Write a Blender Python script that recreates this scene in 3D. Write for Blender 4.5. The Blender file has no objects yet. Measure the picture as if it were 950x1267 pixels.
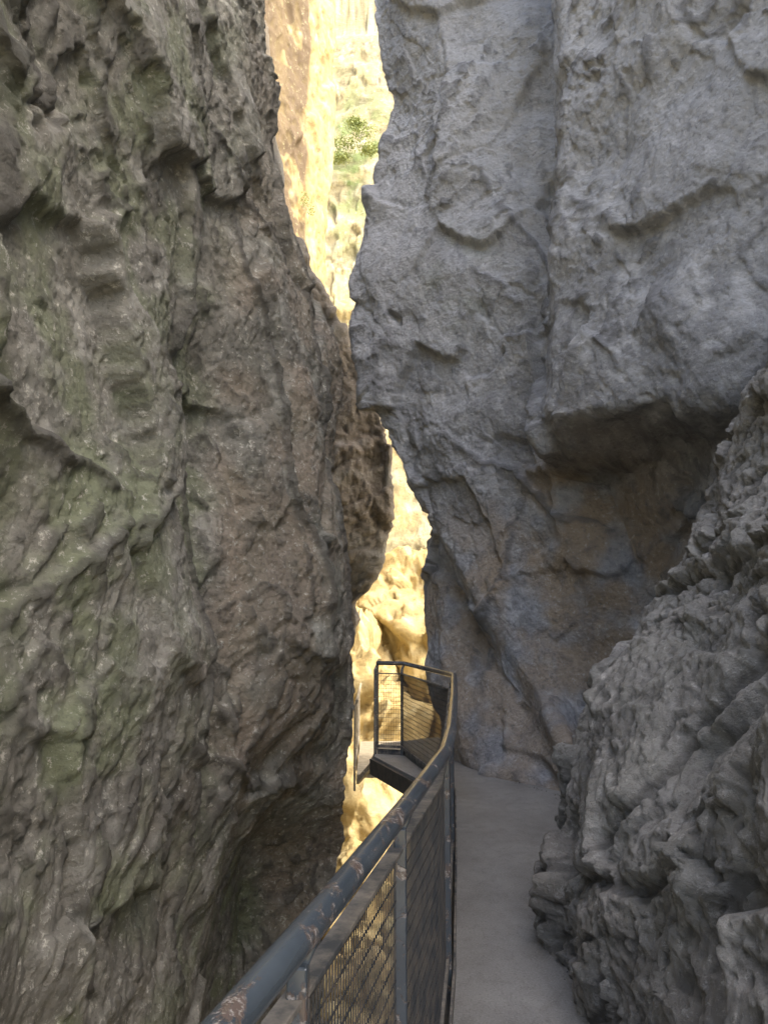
import bpy, math, numpy as np
from mathutils import Vector
F=np.float32
SKY=0.66; SUN=4.0
scene=bpy.context.scene
# ---------------------------------------------------------------- noise
_r=np.random.default_rng(11)
perm=_r.permutation(256).astype(np.int32)
grad=_r.normal(size=(256,3)).astype(F); grad/=np.linalg.norm(grad,axis=1)[:,None]
jit=_r.random((256,3)).astype(F); offs=_r.random(256).astype(F)
def hidx(i,j,k): return perm[(perm[(perm[i&255]+j)&255]+k)&255]
def perlin(p):
    i=np.floor(p).astype(np.int32); f=(p-i).astype(F); w=f*f*f*(f*(f*6-15)+10)
    out=0
    for a in (0,1):
        wa=w[:,0] if a else 1-w[:,0]
        for b in (0,1):
            wb=w[:,1] if b else 1-w[:,1]
            for c in (0,1):
                wc=w[:,2] if c else 1-w[:,2]
                g=grad[hidx(i[:,0]+a,i[:,1]+b,i[:,2]+c)]
                out=out+wa*wb*wc*(g[:,0]*(f[:,0]-a)+g[:,1]*(f[:,1]-b)+g[:,2]*(f[:,2]-c))
    return out*1.5
def fbm(p,o=4,s=0.0,ridge=False):
    t=0;a=1.0
    for k in range(o):
        n=perlin(p*(2.03**k)+s+17.3*k)
        if ridge: n=0.5-2*np.abs(n)
        t=t+a*n; a*=.5
    return t
def facet(p,cell,seed):
    q=(p/cell+seed).astype(F); i=np.floor(q).astype(np.int32)
    best=np.full(len(q),9.,F); bh=np.zeros(len(q),np.int32); bd=np.zeros_like(q)
    for a in (-1,0,1):
        for b in (-1,0,1):
            for c in (-1,0,1):
                ci=i+np.array([a,b,c],np.int32)
                h=hidx(ci[:,0],ci[:,1],ci[:,2])
                d=q-(ci+.5+(jit[h]-.5)*.9).astype(F)
                d2=(d*d).sum(1); m=d2<best
                best[m]=d2[m]; bh[m]=h[m]; bd[m]=d[m]
    return (bd*grad[bh]).sum(1)+(offs[bh]-.5)*.7
def ss(a,b,x):
    t=np.clip((x-a)/(b-a),0,1); return t*t*(3-2*t)
def G(p,c,s):
    return np.exp(-sum(((p[:,k]-c[k])/s[k])**2 for k in range(3)))
# ---------------------------------------------------------------- mesh helpers
def link(o):
    scene.collection.objects.link(o); return o
def grid_mesh(name,P,nv,nu,mat,attrs=None,flip=False):
    me=bpy.data.meshes.new(name)
    me.vertices.add(nv*nu); me.vertices.foreach_set('co',P.astype(F).ravel())
    idx=np.arange(nv*nu,dtype=np.int32).reshape(nv,nu)
    a,b,c,d=idx[:-1,:-1],idx[:-1,1:],idx[1:,1:],idx[1:,:-1]
    q=np.stack([a,b,c,d] if not flip else [a,d,c,b],-1).reshape(-1,4)
    n=len(q)
    me.loops.add(n*4); me.loops.foreach_set('vertex_index',q.ravel())
    me.polygons.add(n); me.polygons.foreach_set('loop_start',np.arange(n,dtype=np.int32)*4)
    me.polygons.foreach_set('loop_total',np.full(n,4,np.int32))
    me.polygons.foreach_set('use_smooth',np.ones(n,bool))
    me.update(); me.validate()
    for k,v in (attrs or {}).items():
        at=me.attributes.new(k,'FLOAT','POINT'); at.data.foreach_set('value',np.asarray(v,F).ravel())
    me.materials.append(mat)
    return link(bpy.data.objects.new(name,me))
def gs(A,ax,s,odd=True):
    if s<=0: return A
    r=max(1,int(3*s)); k=np.exp(-.5*(np.arange(-r,r+1)/s)**2); k/=k.sum()
    pad=[(0,0)]*A.ndim; pad[ax]=(r,r)
    B=np.pad(A,pad,mode='reflect',reflect_type='odd' if odd else 'even'); n=A.shape[ax]; out=0
    for i,kk in enumerate(k):
        sl=[slice(None)]*A.ndim; sl[ax]=slice(i,i+n); out=out+kk*B[tuple(sl)]
    return out
def rock_attrs(p,scl,hi,stain,moss,seed,haze_pale=None):
    """weathering, relief and painted-haze masks stored on the vertices"""
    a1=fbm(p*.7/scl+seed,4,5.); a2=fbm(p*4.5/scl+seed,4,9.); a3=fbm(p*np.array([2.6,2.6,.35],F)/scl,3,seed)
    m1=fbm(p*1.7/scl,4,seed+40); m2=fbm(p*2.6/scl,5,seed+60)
    at={'tone':np.clip(a1*.9+.5,0,1),'mottle_haze':ss(-.1,.75,a2),'streak':ss(.05,.6,a3),'relief':np.clip(hi+.5,0,1)}
    if haze_pale: at['mottle_haze']=np.maximum(at['mottle_haze'],haze_pale(p))  # haze painted into the rock colour, blended with the mottling
    at['stain']=(stain(p) if stain else np.zeros(len(p)))*ss(-.55,.25,m1)
    at['moss']=(moss(p) if moss else np.zeros(len(p)))*ss(-.25,.5,m2)
    return at
def loft(name,ribs,segs,zdense,zlo,zhi,mat,side,amp=1.0,seed=0.,stain=None,moss=None,su=7,sz=7,big=.10,fac=.13,f2=.05,f3=.02,f4=0.,rdg=.03,fine=.010,scl=1.0,ani=.8,cracks=(),pitd=.018,haze_pale=None):
    z=[];  z0,z1,dz=zdense
    z+=list(np.arange(zlo,z0,dz*6)); z+=list(np.arange(z0,z1,dz)); z+=list(np.arange(z1,zhi,dz*8))
    z=np.array(z); nv=len(z)
    R=[]
    for r in ribs:
        r=np.array(sorted(r)); R.append(np.stack([np.interp(z,r[:,0],r[:,1]),np.interp(z,r[:,0],r[:,2])],-1))
    R=np.stack(R,1)
    cols=[]
    for k,n in enumerate(segs):
        t=np.linspace(0,1,n,endpoint=False)[None,:,None]
        cols.append(R[:,k:k+1]*(1-t)+R[:,k+1:k+2]*t)
    cols.append(R[:,-1:])
    XY=np.concatenate(cols,1); nu=XY.shape[1]
    XY=gs(XY,1,su); XY=gs(XY,0,sz)
    P=np.dstack([XY,np.repeat(z[:,None],nu,1)]).astype(F)
    Ps=gs(gs(P,1,4),0,4)
    du=np.gradient(Ps,axis=1); dv=np.gradient(Ps,axis=0)
    N=np.cross(du,dv)*side; N/=np.maximum(np.linalg.norm(N,axis=2,keepdims=True),1e-9)
    p=P.reshape(-1,3); n=N.reshape(-1,3).astype(F)
    w=np.stack([perlin(p*1.3/scl+5+seed),perlin(p*1.3/scl+31+seed),perlin(p*1.3/scl+57+seed)],1)*.16*scl
    w2=np.stack([perlin(p*9/scl+5+seed),perlin(p*9/scl+31+seed),perlin(p*9/scl+57+seed)],1)*.03*scl
    q=(p+w)/scl; qs=(q+w2/scl)*np.array([1,1,ani],F)
    md=ss(-.3,.4,perlin(p*.8/scl+seed+77))
    low=fbm(q*.8,3,seed)*big+facet(qs,.95,seed)*fac
    low=gs(gs(low.reshape(nv,nu),1,1.0,False),0,1.0,False).ravel()
    hi=(facet(qs,.36,seed+3)*f2+facet(qs,.14,seed+9)*f3)*(.35+md)
    if f4: hi=hi+facet(qs,.065,seed+19)*f4
    hi=gs(gs(hi.reshape(nv,nu),1,.45,False),0,.45,False).ravel()
    hi=hi+fbm(q*4.5,4,seed,True)*rdg*(1.25-.6*md)
    pit=-ss(.12,.5,perlin(q*9+seed))*pitd-ss(.15,.5,perlin(q*21+seed))*pitd*.5
    hi=hi+fbm(q*15,3,seed+4)*fine+pit
    wp=p+w*.9+w2*1.3
    for (nx,ny,nz,dd,wid,dep,c,r) in cracks:     # joints running through the rock
        L=math.sqrt(nx*nx+ny*ny+nz*nz); t=(wp[:,0]*nx+wp[:,1]*ny+wp[:,2]*nz)/L-dd
        mask=G(p,c,r); hi=hi-dep*np.exp(-(t/wid)**2)*mask+dep*.5*np.tanh(t/wid/1.5)*mask*np.exp(-(t/(wid*7))**2)
    d=(low+hi)*amp*scl
    p2=p+n*d[:,None]
    rel=hi-gs(gs(hi.reshape(nv,nu).astype(F),1,6,False),0,6,False).ravel()
    return grid_mesh(name,p2,nv,nu,mat,rock_attrs(p,scl,rel*24,stain,moss,seed,haze_pale),flip=(side<0))
# ---------------------------------------------------------------- material helpers
class NT:
    def __init__(s,name):
        s.m=bpy.data.materials.new(name); s.m.use_nodes=True; s.t=s.m.node_tree
        s.b=s.t.nodes['Principled BSDF']; s.geo=s.t.nodes.new('ShaderNodeNewGeometry')
        s.pos=s.geo.outputs['Position']
    def put(s,inp,v):
        if isinstance(v,bpy.types.NodeSocket): s.t.links.new(v,inp)
        elif isinstance(v,tuple) and len(v)==3 and inp.type=='RGBA': inp.default_value=(*v,1)
        else: inp.default_value=v
    def noise(s,sc,det=6,rough=.6,dist=0,vec=None):
        n=s.t.nodes.new('ShaderNodeTexNoise'); n.inputs['Scale'].default_value=sc; n.inputs['Detail'].default_value=det
        n.inputs['Roughness'].default_value=rough; n.inputs['Distortion'].default_value=dist
        s.t.links.new(vec or s.pos,n.inputs['Vector']); return n.outputs['Fac']
    def vor(s,sc,vec=None):
        n=s.t.nodes.new('ShaderNodeTexVoronoi'); n.feature='F1'; n.inputs['Scale'].default_value=sc
        s.t.links.new(vec or s.pos,n.inputs['Vector']); return n.outputs['Distance']
    def ramp(s,f,lo,hi,a=0.,b=1.):
        n=s.t.nodes.new('ShaderNodeMapRange'); s.put(n.inputs[0],f)
        for k,v in zip((1,2,3,4),(lo,hi,a,b)): n.inputs[k].default_value=v
        return n.outputs[0]
    def mix(s,f,a,b,mode='MIX'):
        n=s.t.nodes.new('ShaderNodeMix'); n.data_type='RGBA'; n.blend_type=mode
        s.put(n.inputs[0],f); s.put(n.inputs[6],a); s.put(n.inputs[7],b); return n.outputs[2]
    def math(s,op,a,b):
        n=s.t.nodes.new('ShaderNodeMath'); n.operation=op; s.put(n.inputs[0],a); s.put(n.inputs[1],b); return n.outputs[0]
    def scale(s,v):
        n=s.t.nodes.new('ShaderNodeVectorMath'); n.operation='MULTIPLY'; s.t.links.new(s.pos,n.inputs[0]); n.inputs[1].default_value=v
        return n.outputs[0]
    def attr(s,name):
        n=s.t.nodes.new('ShaderNodeAttribute'); n.attribute_name=name; return n.outputs['Fac']
    def bump(s,h,strength,dist,prev=None):
        n=s.t.nodes.new('ShaderNodeBump'); n.inputs['Strength'].default_value=strength; n.inputs['Distance'].default_value=dist
        s.put(n.inputs['Height'],h)
        if prev: s.t.links.new(prev,n.inputs['Normal'])
        return n.outputs['Normal']
    def done(s,col,rough=.85,nrm=None,metal=0,spec=.3):
        s.put(s.b.inputs['Base Color'],col); s.put(s.b.inputs['Roughness'],rough); s.b.inputs['Metallic'].default_value=metal
        s.b.inputs['Specular IOR Level'].default_value=spec
        if nrm: s.t.links.new(nrm,s.b.inputs['Normal'])
        return s.m
def rock_mat(name,dark,mid,light,brown=(.32,.25,.18),green=(.27,.295,.19),bs=1.0,spk=.5,bmp=1.0,chip=True,st=.56,crev=.6):
    m=NT(name)
    n3=m.noise(18*bs,7,.8)
    h=n3
    if chip:
        v=m.vor(26*bs)
        h=m.math('SUBTRACT',n3,m.math('MULTIPLY',v,.28))
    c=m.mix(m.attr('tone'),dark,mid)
    c=m.mix(m.attr('mottle_haze'),c,light)
    c=m.mix(m.attr('stain'),c,brown)
    c=m.mix(m.attr('moss'),c,green)
    c=m.mix(m.math('MULTIPLY',m.ramp(n3,st,st+.07),spk),c,tuple(min(.8,v*1.6) for v in light))
    c=m.mix(m.math('MULTIPLY',m.ramp(n3,.46,.34),.6),c,tuple(v*.42 for v in dark))
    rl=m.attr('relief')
    c=m.mix(m.ramp(rl,.05,.5,crev,0),c,tuple(v*.38 for v in dark))  # darker in the hollows of the relief
    c=m.mix(m.math('MULTIPLY',m.attr('streak'),.25),c,tuple(v*.6 for v in dark))
    return m.done(c,.75,m.bump(h,bmp,.06/bs),spec=.4)
# ---------------------------------------------------------------- materials
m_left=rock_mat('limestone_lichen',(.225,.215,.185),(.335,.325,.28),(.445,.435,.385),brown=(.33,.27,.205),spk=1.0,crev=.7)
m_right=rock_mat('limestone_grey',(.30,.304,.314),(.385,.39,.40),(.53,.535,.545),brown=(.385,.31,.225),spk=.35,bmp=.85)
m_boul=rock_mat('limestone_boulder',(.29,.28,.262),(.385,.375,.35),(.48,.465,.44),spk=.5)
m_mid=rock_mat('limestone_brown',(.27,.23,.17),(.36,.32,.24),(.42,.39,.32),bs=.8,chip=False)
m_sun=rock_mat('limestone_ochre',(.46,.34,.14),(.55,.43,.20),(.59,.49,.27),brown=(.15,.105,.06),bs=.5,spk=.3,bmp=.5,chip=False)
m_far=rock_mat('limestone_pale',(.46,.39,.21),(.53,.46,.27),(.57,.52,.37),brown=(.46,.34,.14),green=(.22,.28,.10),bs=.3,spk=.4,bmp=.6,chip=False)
# ---------------------------------------------------------------- left wall
zl=[(-8,-1.5),(-.3,-1.22),(.6,-1.17),(1.5,-1.18),(2.4,-1.27),(2.9,-1.29),(3.4,-1.26),(5.6,-1.29),(9,-1.5),(16,-2.2)]
L_a=[(-8,-2.6,-3),(16,-3.2,-3)]
L_b=[(-8,-1.9,.5),(0,-1.6,.5),(16,-2.6,.5)]
L_c=[(-8,-1.7,3),(0,-1.42,3),(3,-1.47,3),(16,-2.3,3)]
L_d=[(z,x,4.5) for z,x in zl]
L_d2=[(z,x-.07+.16*max(0,min(1,(z-4.2)/2)),5.25) for z,x in zl]
L_e=[(-8,-1.6,8.0),(-1.02,-1.4,7.9),(-.44,-1.25,7.6),(.16,-1.0,7.1),(.77,-.62,6.5),(1.41,-.457,6.3),(2.06,-.497,6.3),(2.73,-.571,6.3),(3.43,-.662,6.3),(4.14,-.784,6.3),(4.88,-.90,6.3),(5.64,-.98,6.3),(7.24,-1.07,6.3),(10,-1.3,6.3),(16,-2,6.3)]
L_f=[(-8,-.7),(-1.56,-.483),(-.86,-.377),(-.58,-.341),(0,-.33),(.3,-.216),(.6,-.194),(.98,-.219),(1.37,-.30),(1.68,-.357),(2.15,-.328),(2.56,-.363),(2.97,-.463),(3.3,-.498),(3.8,-.445),(4.23,-.457),(4.67,-.61),(5.1,-.80),(5.56,-1.046),(6.48,-1.32),(8.41,-1.45),(16,-2.3)]
L_f=[(z,x-.03,7.6+(.6 if z<0 else 0)) for z,x in L_f]
L_g=[(-8,-2,9),(16,-3.4,9)]
L_h=[(-8,-5,10.5),(16,-6,10.5)]
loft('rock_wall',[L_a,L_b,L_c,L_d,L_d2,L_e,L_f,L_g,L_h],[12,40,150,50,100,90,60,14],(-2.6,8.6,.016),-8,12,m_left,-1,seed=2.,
     stain=lambda p: ss(-1.3,-1.05,p[:,0])*(.8-.4*ss(3.5,6,p[:,2])),su=4,haze_pale=lambda p:.5*ss(3.5,8,p[:,2]),  # upper rock painted paler in place of haze
     moss=lambda p: (1-ss(-1.35,-1.1,p[:,0]))*(.7+.2*(1-ss(1.5,4,p[:,2])))+.12,big=.09,fac=.12,f2=.040,f3=.024,f4=.011,rdg=.005,fine=.006,pitd=.006,ani=.85,
     cracks=[(0,.12,1,2.75,.045,.10,(-1.4,3.0,2.4),(1,.75,.5)),(.2,.5,1,4.1,.03,.05,(-1.4,4,2.0),(1,1.2,.8)),(.1,-.6,1,-.3,.03,.06,(-1.3,3.6,1.2),(1,1.0,1.2)),
             (.3,.2,1,1.35,.04,.08,(-.7,6.0,.6),(.8,1.2,.8)),(0,1,.25,6.6,.05,.10,(-.8,5.9,2.6),(1,1,2.6)),(0,1,.1,7.25,.05,.09,(-.5,7,3),(1,1,3)),(.4,.2,1,5.2,.03,.06,(-1,5.5,4.6),(1,1.2,.8)),
             (0,1,.04,4.95,.05,.08,(-1.25,4.9,2),(.8,.9,2.6))])
# ---------------------------------------------------------------- right wall
R0=[(-8,4.6,-3),(22,5,-3)]
R1=[(-8,4.5,1.5),(22,4.8,1.5)]
R2=[(-8,3.9,5.8),(2.4,3.9,5.9),(2.75,3.2,5.1),(8,3.1,5),(22,3.6,5)]
R3=[(-8,2.8,7.5),(0,2.75,7.5),(1.5,2.7,7.6),(2.6,2.6,8.1),(3.22,2.45,8.3),(3.32,1.70,7.1),(3.45,1.48,6.95),(3.63,1.457,7),(4.18,1.456,7),(4.67,1.586,7),(5.24,1.645,7),(5.92,1.785,7),(6.53,1.726,7),(7.87,1.77,7),(11,1.6,7),(22,2.1,7)]
R4=[(-8,2.4,7.7),(0,2.35,7.7),(1.35,2.35,8),(2.2,2.23,8.0),(3.09,1.85,8.2),(3.73,1.78,8.4),(4.66,1.77,8.3),(5.92,2.0,8.3),(9.03,2.1,8.3),(22,2.4,8.3)]
R5=[(-8,2.2,7.8),(.46,2.0,8.1),(1.33,1.8,8.35),(2.23,1.6,8.6),(3.16,1.39,8.7),(4.12,1.18,8.7),(5.11,1.005,8.7),(7.18,.84,8.7),(9.39,.613,8.7),(12,.5,8.7),(22,.9,8.7)]
R6=[(-8,2.2,7.6),(0,1.85,7.5),(.45,1.74,7.6),(1.08,1.55,8.5),(1.88,1.15,9.0),(2.9,.58,9.5),(3.31,.34,9.5),(3.83,.04,9.5),(4.35,-.19,9.5),(4.89,-.37,9.5),(5.43,-.52,9.5),(5.99,-.56,9.5),(6.55,-.38,9.5),(7.23,-.26,9.5),(7.69,-.07,9.5),(8.29,-.01,9.5),(8.88,.01,9.5),(9.49,-.12,9.5),(10.1,-.23,9.5),(13,-.3,9.5),(22,.2,9.5)]
R7=[(-8,1.8,7.6),(0,1.6,7.6),(.45,1.62,8.1),(1,1.45,8.9),(1.9,1.1,9.7),(2.9,.75,10.1),(3.4,.75,10.2),(5,.6,10.6),(8,.8,10.6),(22,1,10.6)]
R8=[(-8,1.1,8.9),(0,.92,8.9),(1.5,.86,9.8),(2.9,.72,10.3),(3.4,.85,10.6),(5,1.0,11),(22,1.6,11)]
R9=[(-8,1.0,10.5),(.22,.70,10.5),(.96,.595,10.5),(1.7,.57,10.5),(2.37,.607,10.5),(3.04,.72,10.5),(4,1.0,11),(6,1.5,11.5),(22,2,11.5)]
R10=[(-8,2.3,12),(22,2.6,12)]
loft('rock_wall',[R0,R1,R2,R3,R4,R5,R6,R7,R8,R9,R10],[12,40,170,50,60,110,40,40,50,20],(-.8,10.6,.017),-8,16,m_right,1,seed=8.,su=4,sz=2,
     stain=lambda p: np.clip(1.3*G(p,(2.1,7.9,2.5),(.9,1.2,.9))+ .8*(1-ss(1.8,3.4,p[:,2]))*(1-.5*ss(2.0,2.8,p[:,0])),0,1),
     moss=lambda p: .5*G(p,(.9,8.7,5.6),(.4,1,.5)),haze_pale=lambda p:.95*ss(3.5,8,p[:,2]),big=.13,fac=.14,f2=.036,f3=.018,f4=.008,rdg=.004,fine=.006,pitd=.005,  # strong haze tint painted on the upper wall
     cracks=[(1,0,.75,4.4,.05,.07,(1.2,8.6,4.2),(.8,2,1.2)),(1,0,.55,4.35,.04,.06,(1.6,8.2,5.6),(1,2,1.2)),(.9,0,1,3.4,.05,.10,(1.2,8.6,2.6),(1,2,1.2)),
             (1,0,-.2,.9,.06,.09,(1.9,7.8,1.8),(.9,2,1.2)),(.4,.4,1,4.1,.03,.08,(2.2,7.8,2),(.8,1.5,.8))])
# ---------------------------------------------------------------- near boulder
prof=[(-3,1.0),(-.2,.88),(.12,.87),(.49,.915),(.84,.975),(1.16,1.13),(1.44,1.34),(1.81,1.59),(2.15,1.76),(2.49,1.93),(2.89,2.08),(3.4,2.5),(4.2,3.4),(4.8,4.6)]
def gp(y,dx,sc=1.): return [(z,x+dx,y) for z,x in prof]
Bq=[gp(-1.5,.35),gp(.6,.12),gp(1.6,.02),
    [(z,x-.26*math.exp(-((z-1.35)/.40)**2),y) for z,x,y in gp(2.2,.03)],
    gp(2.9,.0),gp(4,.0),gp(4.7,.12),gp(5.4,.55),gp(6.2,1.3),gp(7,2.4)]
loft('boulder',Bq,[16,50,80,80,130,80,50,30,12],(-.3,3.4,.009),-3,4.8,m_boul,-1,seed=14.,big=.13,fac=.19,f2=.080,f3=.040,f4=.018,rdg=.008,fine=.010,scl=.6,ani=1.1,pitd=.006,
     moss=lambda p:.08+0*p[:,0],stain=lambda p:.3*(1-ss(.1,.9,p[:,2])),
     cracks=[(0,1,.5,3.3,.03,.12,(1,2.8,1.0),(1,.8,1)),(.5,.3,1,1.75,.03,.10,(1,3.4,.7),(1,1.2,.7)),(1,.2,1,3.0,.03,.10,(1.5,4,1.7),(1,1.2,.7))])
# ---------------------------------------------------------------- rocks farther down the gorge
C=[[(-8,-6,11.5),(22,-6,11.5)],[(-8,-2.4,12.2),(22,-3.6,12.5)],
   [(-8,-1.2),(.55,-.70),(1.6,-.45),(2.55,.02),(3.24,.22),(3.94,.27),(4.58,.22),(5.2,.06),(5.8,-.17),(6.4,-.50),(7.07,-.85),(9,-1.7),(22,-3.2)],
   [(-8,-2.2,16),(22,-3,16)]]
C[2]=[(z,x,13) for z,x in C[2]]
loft('rock_wall',C,[30,130,60],(-3,9,.04),-8,13,m_mid,1,seed=21.,stain=lambda p:.5+0*p[:,0],scl=1.3,su=4,rdg=.010,f2=.04)
S=[[(-8,-6,14),(30,-6,14)],[(-8,-2.9,15.8),(30,-3.2,15.8)],
   [(-8,-1.7,17.8),(9.5,-1.85,17.8),(18,-1.85,17.8),(30,-2.2,17.8)],
   [(-8,-1.3,19),(9.5,-1.62,19),(11,-1.52,19),(14,-1.30,19),(18,-1.33,19),(30,-1.6,19)],[(-8,-3,25),(30,-4,25)]]
loft('rock_wall',S,[20,90,50,40],(5,20,.06),-8,30,m_sun,1,amp=.5,seed=27.,stain=lambda p:1.8*(1-ss(-2.0,-1.8,p[:,0])),scl=1.8,su=2,rdg=.010,f2=.04)  # mask turns the whole face left of the arris darker brown
T=[[(-8,-16,24),(45,-16,34)],[(-8,-5,27),(14,-5,29),(45,-5,38)],[(-8,0,25),(6,0,28),(24,0,31),(45,0,38)],[(-8,4,24),(45,5,36)],[(-8,14,19),(45,16,30)]]
loft('cliff',T,[40,120,100,50],(-5,30,.11),-8,45,m_far,1,amp=.6,seed=33.,
     moss=lambda p:1.0*G(p,(-1.3,30,21.5),(2.5,8,4))+.2*ss(10,20,p[:,2]),stain=lambda p:.8*(1-ss(10,19,p[:,2])),scl=3,su=6,rdg=.012,f2=.06,f3=.03,pitd=.006)
def lump(name,c,r,mat,seed,rot=0,n=130):
    u=np.linspace(0,2*np.pi,n*2); v=np.linspace(.02,np.pi-.02,n)
    U,V=np.meshgrid(u,v); D=np.stack([np.cos(U)*np.sin(V),np.sin(U)*np.sin(V),np.cos(V)],-1).reshape(-1,3)
    D=np.sign(D)*np.abs(D)**.8
    p=(D*np.array(r)).astype(F); s=float(np.mean(r))
    hi=facet(p/s,.25,seed+2)*.07+facet(p/s,.1,seed+5)*.03+fbm(p/s*6,3,seed,True)*.006
    d=fbm(p*.7/s*1.5+seed,3)*.26*s+facet(p/s,.6,seed)*.2*s+hi*s
    p=p+D*d[:,None]; ca,sa=math.cos(rot),math.sin(rot)
    p=np.stack([p[:,0]*ca-p[:,1]*sa,p[:,0]*sa+p[:,1]*ca,p[:,2]],1)+np.array(c)
    p=p.reshape(n,2*n,3); p[:,-1]=p[:,0]; p=p.reshape(-1,3).astype(F)
    return grid_mesh(name,p,n,2*n,mat,rock_attrs(p,1.5,hi*4,lambda q:.15+0*q[:,0],None,seed),flip=True)
lump('boulder',(-.9,17.9,-1.4),(1.5,1.6,3.0),m_sun,3.,.4)
lump('boulder',(1.3,19,-.3),(1.3,1.5,3.4),m_sun,5.,1.0)
lump('boulder',(-.2,15.5,-4.0),(1.0,1.2,1.3),m_sun,7.,.2)
lump('boulder',(.9,14.6,-4.2),(.8,.9,1.0),m_far,9.,.9)
lump('boulder',(-.6,13.2,-4.5),(.7,.9,.7),m_sun,12.,1.9)
lump('boulder',(-.3,22.5,-1.5),(2.6,1.8,3.8),m_sun,15.,.1)
# ground of the gorge
xs=np.concatenate([np.linspace(-250,-12,14),np.linspace(-10,12,150),np.linspace(16,250,14)])
ys=np.concatenate([np.linspace(-200,-8,10),np.linspace(-6,34,260),np.linspace(40,300,14)])
X,Yy=np.meshgrid(xs,ys); p=np.stack([X.ravel(),Yy.ravel(),np.zeros(X.size)],1).astype(F)
near=(np.abs(p[:,0])<14)&(p[:,1]<36)&(p[:,1]>-8)
h=fbm(p*.5,4,3.)*.5+facet(p,.8,4.)*.25+facet(p,.3,6.)*.1
at=rock_attrs(p,1.5,h*.8,lambda q:.5+0*q[:,0],None,4.)
p[:,2]=-4.9+np.where(near,h,0)+.03*np.clip(p[:,1],0,30)
grid_mesh('ground',p,len(ys),len(xs),m_far,at)
# ---------------------------------------------------------------- shrubs on the far cliff
ml=NT('foliage'); ml.done(ml.mix(ml.ramp(ml.noise(1.3,4),.35,.65),(.24,.29,.10),(.42,.47,.19)),.6)
def shrub(name,blobs,n,size,seed):
    r=np.random.default_rng(seed); vs=[];fs=[]
    for c,rad in blobs:
        for k in range(n):
            d=r.normal(size=3); d/=np.linalg.norm(d); q=np.array(c)+d*np.array(rad)*r.random()**.4*(.7+.5*r.random())
            a=r.normal(size=3); a/=np.linalg.norm(a); b=np.cross(a,r.normal(size=3)); b/=np.linalg.norm(b)
            s=size*(.6+.8*r.random()); i=len(vs)
            vs+=[q-a*s,q+b*s*.45,q+a*s,q-b*s*.45]; fs.append((i,i+1,i+2,i+3))
    me=bpy.data.meshes.new(name); me.from_pydata([tuple(v) for v in vs],[],fs); me.materials.append(ml.m)
    return link(bpy.data.objects.new(name,me))
shrub('shrub',[((-1.6,29.5,21.4),(.8,.5,.35)),((-.9,29.4,21.9),(.7,.5,.35)),((-1.9,29.6,20.8),(.6,.4,.25)),((-.6,29.5,21.1),(.5,.4,.25)),((-1.2,29.5,22.3),(.4,.4,.2))],520,.055,1)
shrub('shrub',[((-1.95,17.6,11.9),(.12,.2,.22)),((-1.8,17.6,11.6),(.1,.2,.15))],120,.025,3)
# ---------------------------------------------------------------- walkway
path=[(-.74,-1.2),(-.47,-.1),(-.195,1.05),(-.10,1.46),(.055,2.18),(.24,3.1),(.32,3.75),(.50,5.6),(.67,7.5),(.25,9.7),(-.08,9.8)]
mc=NT('worn_concrete')
grain=mc.noise(14,6,.7,.4,mc.scale((1,.6,1))); big=mc.noise(1.6,6,.65,.5); fn=mc.noise(90,3,.7)
c=mc.mix(mc.ramp(big,.35,.68),(.165,.16,.15),(.265,.26,.245)); c=mc.mix(mc.ramp(grain,.48,.68,0,.5),c,(.12,.115,.105))
c=mc.mix(mc.ramp(fn,.5,.72,0,.55),c,(.36,.35,.33)); c=mc.mix(mc.ramp(fn,.43,.3,0,.7),c,(.09,.085,.075))
nb=mc.bump(grain,.4,.007); nb=mc.bump(fn,.6,.005,nb)
mc.done(c,.55,nb,spec=.5)
import bmesh
def prism(name,poly,z0,z1,mat,par=None):
    bm=bmesh.new(); vs=[bm.verts.new((x,y,z1)) for x,y in poly]; f=bm.faces.new(vs)
    r=bmesh.ops.extrude_face_region(bm,geom=[f]); bmesh.ops.translate(bm,verts=[v for v in r['geom'] if isinstance(v,bmesh.types.BMVert)],vec=(0,0,z0-z1))
    bmesh.ops.triangulate(bm,faces=bm.faces[:]); bmesh.ops.recalc_face_normals(bm,faces=bm.faces[:])
    me=bpy.data.meshes.new(name); bm.to_mesh(me); bm.free(); me.materials.append(mat)
    o=link(bpy.data.objects.new(name,me)); o.parent=par; return o
def beam(bag,a,b,w,h,up=(0,0,1)):
    a,b=Vector(a),Vector(b); d=(b-a).normalized(); up=Vector(up)
    s=d.cross(up)
    if s.length<1e-3: s=Vector((1,0,0))
    s.normalize(); u=s.cross(d).normalized(); i=len(bag[0])
    for q in (a,b):
        for x,y in ((-1,-1),(1,-1),(1,1),(-1,1)): bag[0].append(tuple(q+s*x*w/2+u*y*h/2))
    bag[1].extend([(i,i+3,i+2,i+1),(i+4,i+5,i+6,i+7)]+[(i+k,i+(k+1)%4,i+4+(k+1)%4,i+4+k) for k in range(4)])
def bake(name,bag,mat,par,bev=0):
    me=bpy.data.meshes.new(name); me.from_pydata(bag[0],[],bag[1]); me.materials.append(mat)
    o=link(bpy.data.objects.new(name,me)); o.parent=par
    if bev:
        m=o.modifiers.new('b','BEVEL'); m.width=bev; m.segments=2
    return o
def tube(name,pts,r,mat,par):
    cu=bpy.data.curves.new(name,'CURVE'); cu.dimensions='3D'; cu.bevel_depth=r; cu.bevel_resolution=6; cu.use_fill_caps=True
    sp=cu.splines.new('POLY'); sp.points.add(len(pts)-1)
    for q,c in zip(sp.points,pts): q.co=(*c,1)
    cu.materials.append(mat); o=link(bpy.data.objects.new(name,cu)); o.parent=par; return o
def empty(n):
    return link(bpy.data.objects.new(n,None))
mp_=NT('worn_blue_paint')
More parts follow.
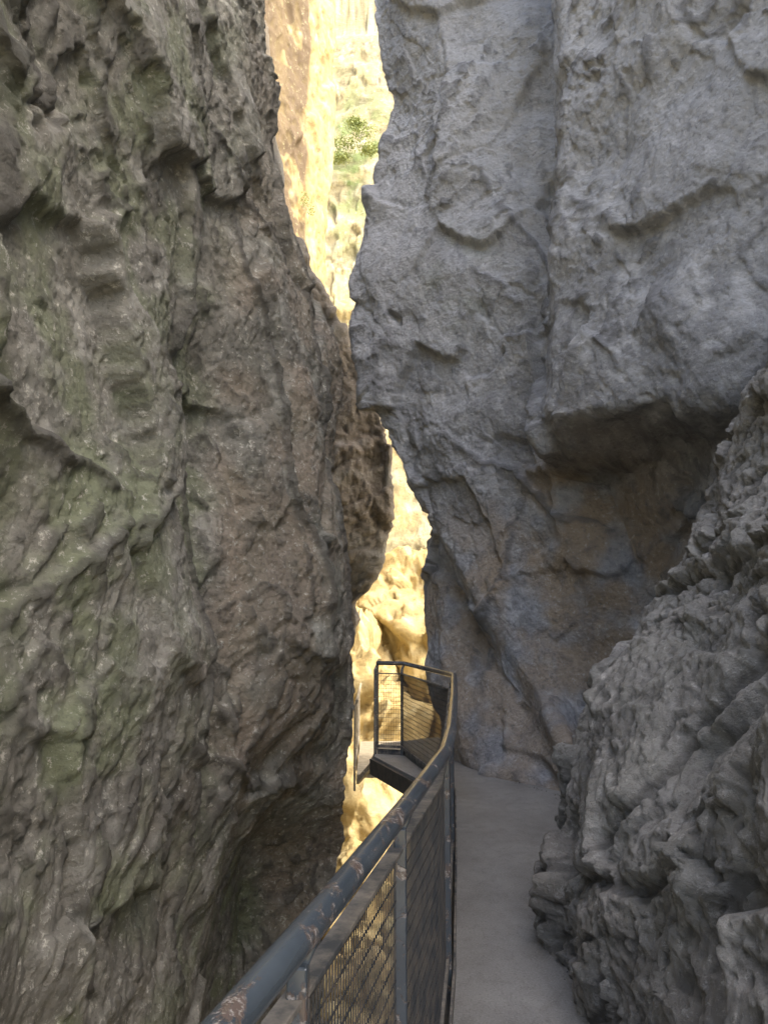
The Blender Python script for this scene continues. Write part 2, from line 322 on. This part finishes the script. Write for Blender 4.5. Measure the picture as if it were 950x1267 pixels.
w=mp_.ramp(mp_.noise(16,7,.7,.6,mp_.scale((1,.45,1))),.53,.58); w2=mp_.ramp(mp_.noise(60,4,.7),.5,.6)
c=mp_.mix(mp_.ramp(mp_.noise(5,3),.3,.7),(.026,.035,.045),(.05,.064,.078))
c=mp_.mix(w,c,(.085,.065,.055)); c=mp_.mix(mp_.math('MULTIPLY',w,w2),c,(.25,.235,.22))
mp_.done(c,.25,mp_.bump(w,.5,-.002),spec=.9)
mb=NT('dusty_steel')
c=mb.mix(mb.ramp(mb.noise(9,6,.7),.4,.62),(.05,.055,.06),(.22,.20,.17)); mb.done(c,.6)
ms=NT('galvanised_steel')
c=ms.mix(ms.ramp(ms.noise(9,6,.7),.4,.62),(.26,.23,.17),(.40,.35,.26)); ms.done(c,.5)
mw=NT('mesh_steel'); mw.done(mw.mix(mw.ramp(mw.noise(12,4),.4,.6),(.025,.028,.032),(.06,.055,.05)),.5)
walk=empty('walkway')
edge=path[:9]+[(.52,7.75),(-.12,9.62)]
poly=edge+[(-.05,10.6),(.75,11.2),(.95,10.6),(1.3,9.8),(2.4,9),(3,7),(3,4),(1.7,2),(1.7,-1.2)]
prism('deck',poly,-.06,0,mc.m,walk)
bag=[[],[]]
for (a,b) in zip(edge[:-1],edge[1:]):
    beam(bag,(a[0]-.03,a[1],-.115),(b[0]-.03,b[1],-.115),.05,.18)
    if b[1]<7.6: beam(bag,(a[0]+.7,a[1],-.19),(b[0]+.7,b[1],-.19),.07,.18)
for y in np.arange(-1,7.6,1.2):
    x=np.interp(y,[q[1] for q in path[:9]],[q[0] for q in path[:9]]); beam(bag,(x,y,-.2),(x+1.6,y+.1,-.2),.06,.1)
beam(bag,(-.13,9.65,-.115),(-.06,10.6,-.115),.05,.18)
bake('steel_beams',bag,mw.m,walk,.004)
def railing(path3,posts_at,pitch,wire,name='metal_railing',tail=(),hz=.055,pm=None,fm=None,toe=True):
    rail=empty(name)
    tube('handrail',[(x,y,z+1.1) for x,y,z in path3]+list(tail),.026,pm or mp_.m,rail)
    bag=[[],[]]; wires=[[],[]]; posts=[[],[]]
    for (a,b) in zip(path3[:-1],path3[1:]):
        A=Vector(a); B=Vector(b); d=(B-A); L=d.length; d.normalize(); n=Vector((-d.y,d.x,0)).normalized()*.035
        A2=A+n; B2=B+n
        beam(bag,A2+Vector((0,0,.975)),B2+Vector((0,0,.975)),.040,.012)
        beam(bag,A2+Vector((0,0,.10)),B2+Vector((0,0,.10)),.03,.03)
        if toe: beam(bag,A+Vector((0,0,.03)),B+Vector((0,0,.03)),.012,.06)
        k=max(1,int(L/pitch))
        for i in range(k):
            q=A2+d*(i+.5)*L/k; beam(wires,q+Vector((0,0,.1)),q+Vector((0,0,.97)),wire,wire)
        for z in np.arange(.14,.96,hz): beam(wires,A2+Vector((0,0,z+.002)),B2+Vector((0,0,z+.002)),wire,wire)
    for q in posts_at:
        z=q[2] if len(q)>2 else 0
        beam(posts,(q[0]-.03,q[1],z-.25),(q[0]-.03,q[1],z+1.03),.05,.035,(1,0,0))
        beam(posts,(q[0]-.03,q[1],z+1.02),(q[0],q[1],z+1.09),.012,.03)
    bake('frame_bars',bag,fm or mb.m,rail,.002); bake('wire_mesh',wires,fm or mw.m,rail); bake('posts',posts,pm or mp_.m,rail,.004)
railing([(x,y,0) for x,y in path],[(-.47,-.1),(-.115,1.40),(.075,2.27),(.315,3.70),(.50,5.6),(.67,7.5),(.25,9.7),(-.08,9.8),(-.06,10.5)],.021,.0034,tail=[(-.06,10.5,1.1)],hz=.05)
# lower walkway farther on, reached by a few steps
w2_=empty('walkway')
prism('deck',[(-.42,12.2),(-.46,15.5),(.40,15.6),(.45,12.2)],-.75,-.70,ms.m,w2_)
tb=[[],[]]
for i in range(4): beam(tb,(-.03-.09*i,10.78+.3*i,-.14-.14*i),(.72-.09*i,10.78+.3*i,-.14-.14*i),.26,.035)
beam(tb,(-.05,10.65,-.16),(-.40,12.2,-.80),.04,.08); beam(tb,(.72,10.9,-.16),(.43,12.2,-.80),.04,.08)
bake('steps',tb,ms.m,w2_)
railing([(-.42,12.2,-.70),(-.46,15.5,-.70)],[(-.42,12.25,-.7),(-.44,13.9,-.7),(-.46,15.45,-.7)],.5,.0034,hz=.25,pm=ms.m,fm=ms.m,toe=False)
# gravel at the boulder's foot
r=np.random.default_rng(5); gv=[];gf=[]
for k in range(260):
    y=r.uniform(2.6,8.3); xe=np.interp(y,[2,4,5,6,7.5,8.6],[.90,.87,1.02,1.5,1.6,1.0]); x=xe-abs(r.normal())*.035+.05
    s=r.uniform(.002,.007)*(2 if r.random()<.05 else 1); i=len(gv)
    for d in ((1,0,0),(0,1,0),(-1,0,0),(0,-1,0),(0,0,.9),(0,0,-.5)): gv.append((x+s*d[0]*r.uniform(.6,1.3),y+s*d[1]*r.uniform(.6,1.3),s*.4+s*d[2]))
    gf+=[(i,i+1,i+4),(i+1,i+2,i+4),(i+2,i+3,i+4),(i+3,i,i+4),(i+1,i,i+5),(i+2,i+1,i+5),(i+3,i+2,i+5),(i,i+3,i+5)]
me=bpy.data.meshes.new('gravel'); me.from_pydata(gv,[],gf); me.materials.append(mb.m); link(bpy.data.objects.new('gravel',me))
# ---------------------------------------------------------------- light
el=math.radians(52); az=math.radians(125)
D=Vector((math.sin(az)*math.cos(el),math.cos(az)*math.cos(el),math.sin(el)))
su=bpy.data.lights.new('sun','SUN'); su.energy=SUN; su.angle=math.radians(4); su.color=(1,.94,.78)
so=link(bpy.data.objects.new('sun',su)); so.rotation_euler=D.to_track_quat('Z','Y').to_euler()
wd=bpy.data.worlds.new('World'); scene.world=wd; wd.use_nodes=True
sk=wd.node_tree.nodes.new('ShaderNodeTexSky'); sk.sky_type='NISHITA'; sk.sun_disc=False; sk.sun_elevation=el; sk.sun_rotation=az
sk.dust_density=5.0; sk.ozone_density=.5
bg=wd.node_tree.nodes['Background']; bg.inputs['Strength'].default_value=SKY; wd.node_tree.links.new(sk.outputs[0],bg.inputs['Color'])
scene.view_settings.view_transform='Standard'; scene.view_settings.look='None'; scene.view_settings.exposure=0
cam=bpy.data.cameras.new('camera'); co=link(bpy.data.objects.new('camera',cam)); scene.camera=co
cam.sensor_fit='VERTICAL'; cam.sensor_height=24; cam.sensor_width=18; cam.lens=18.0; cam.clip_start=.02; cam.clip_end=1500
co.location=(0,0,1.6); co.rotation_euler=(math.radians(98.2),0,0)
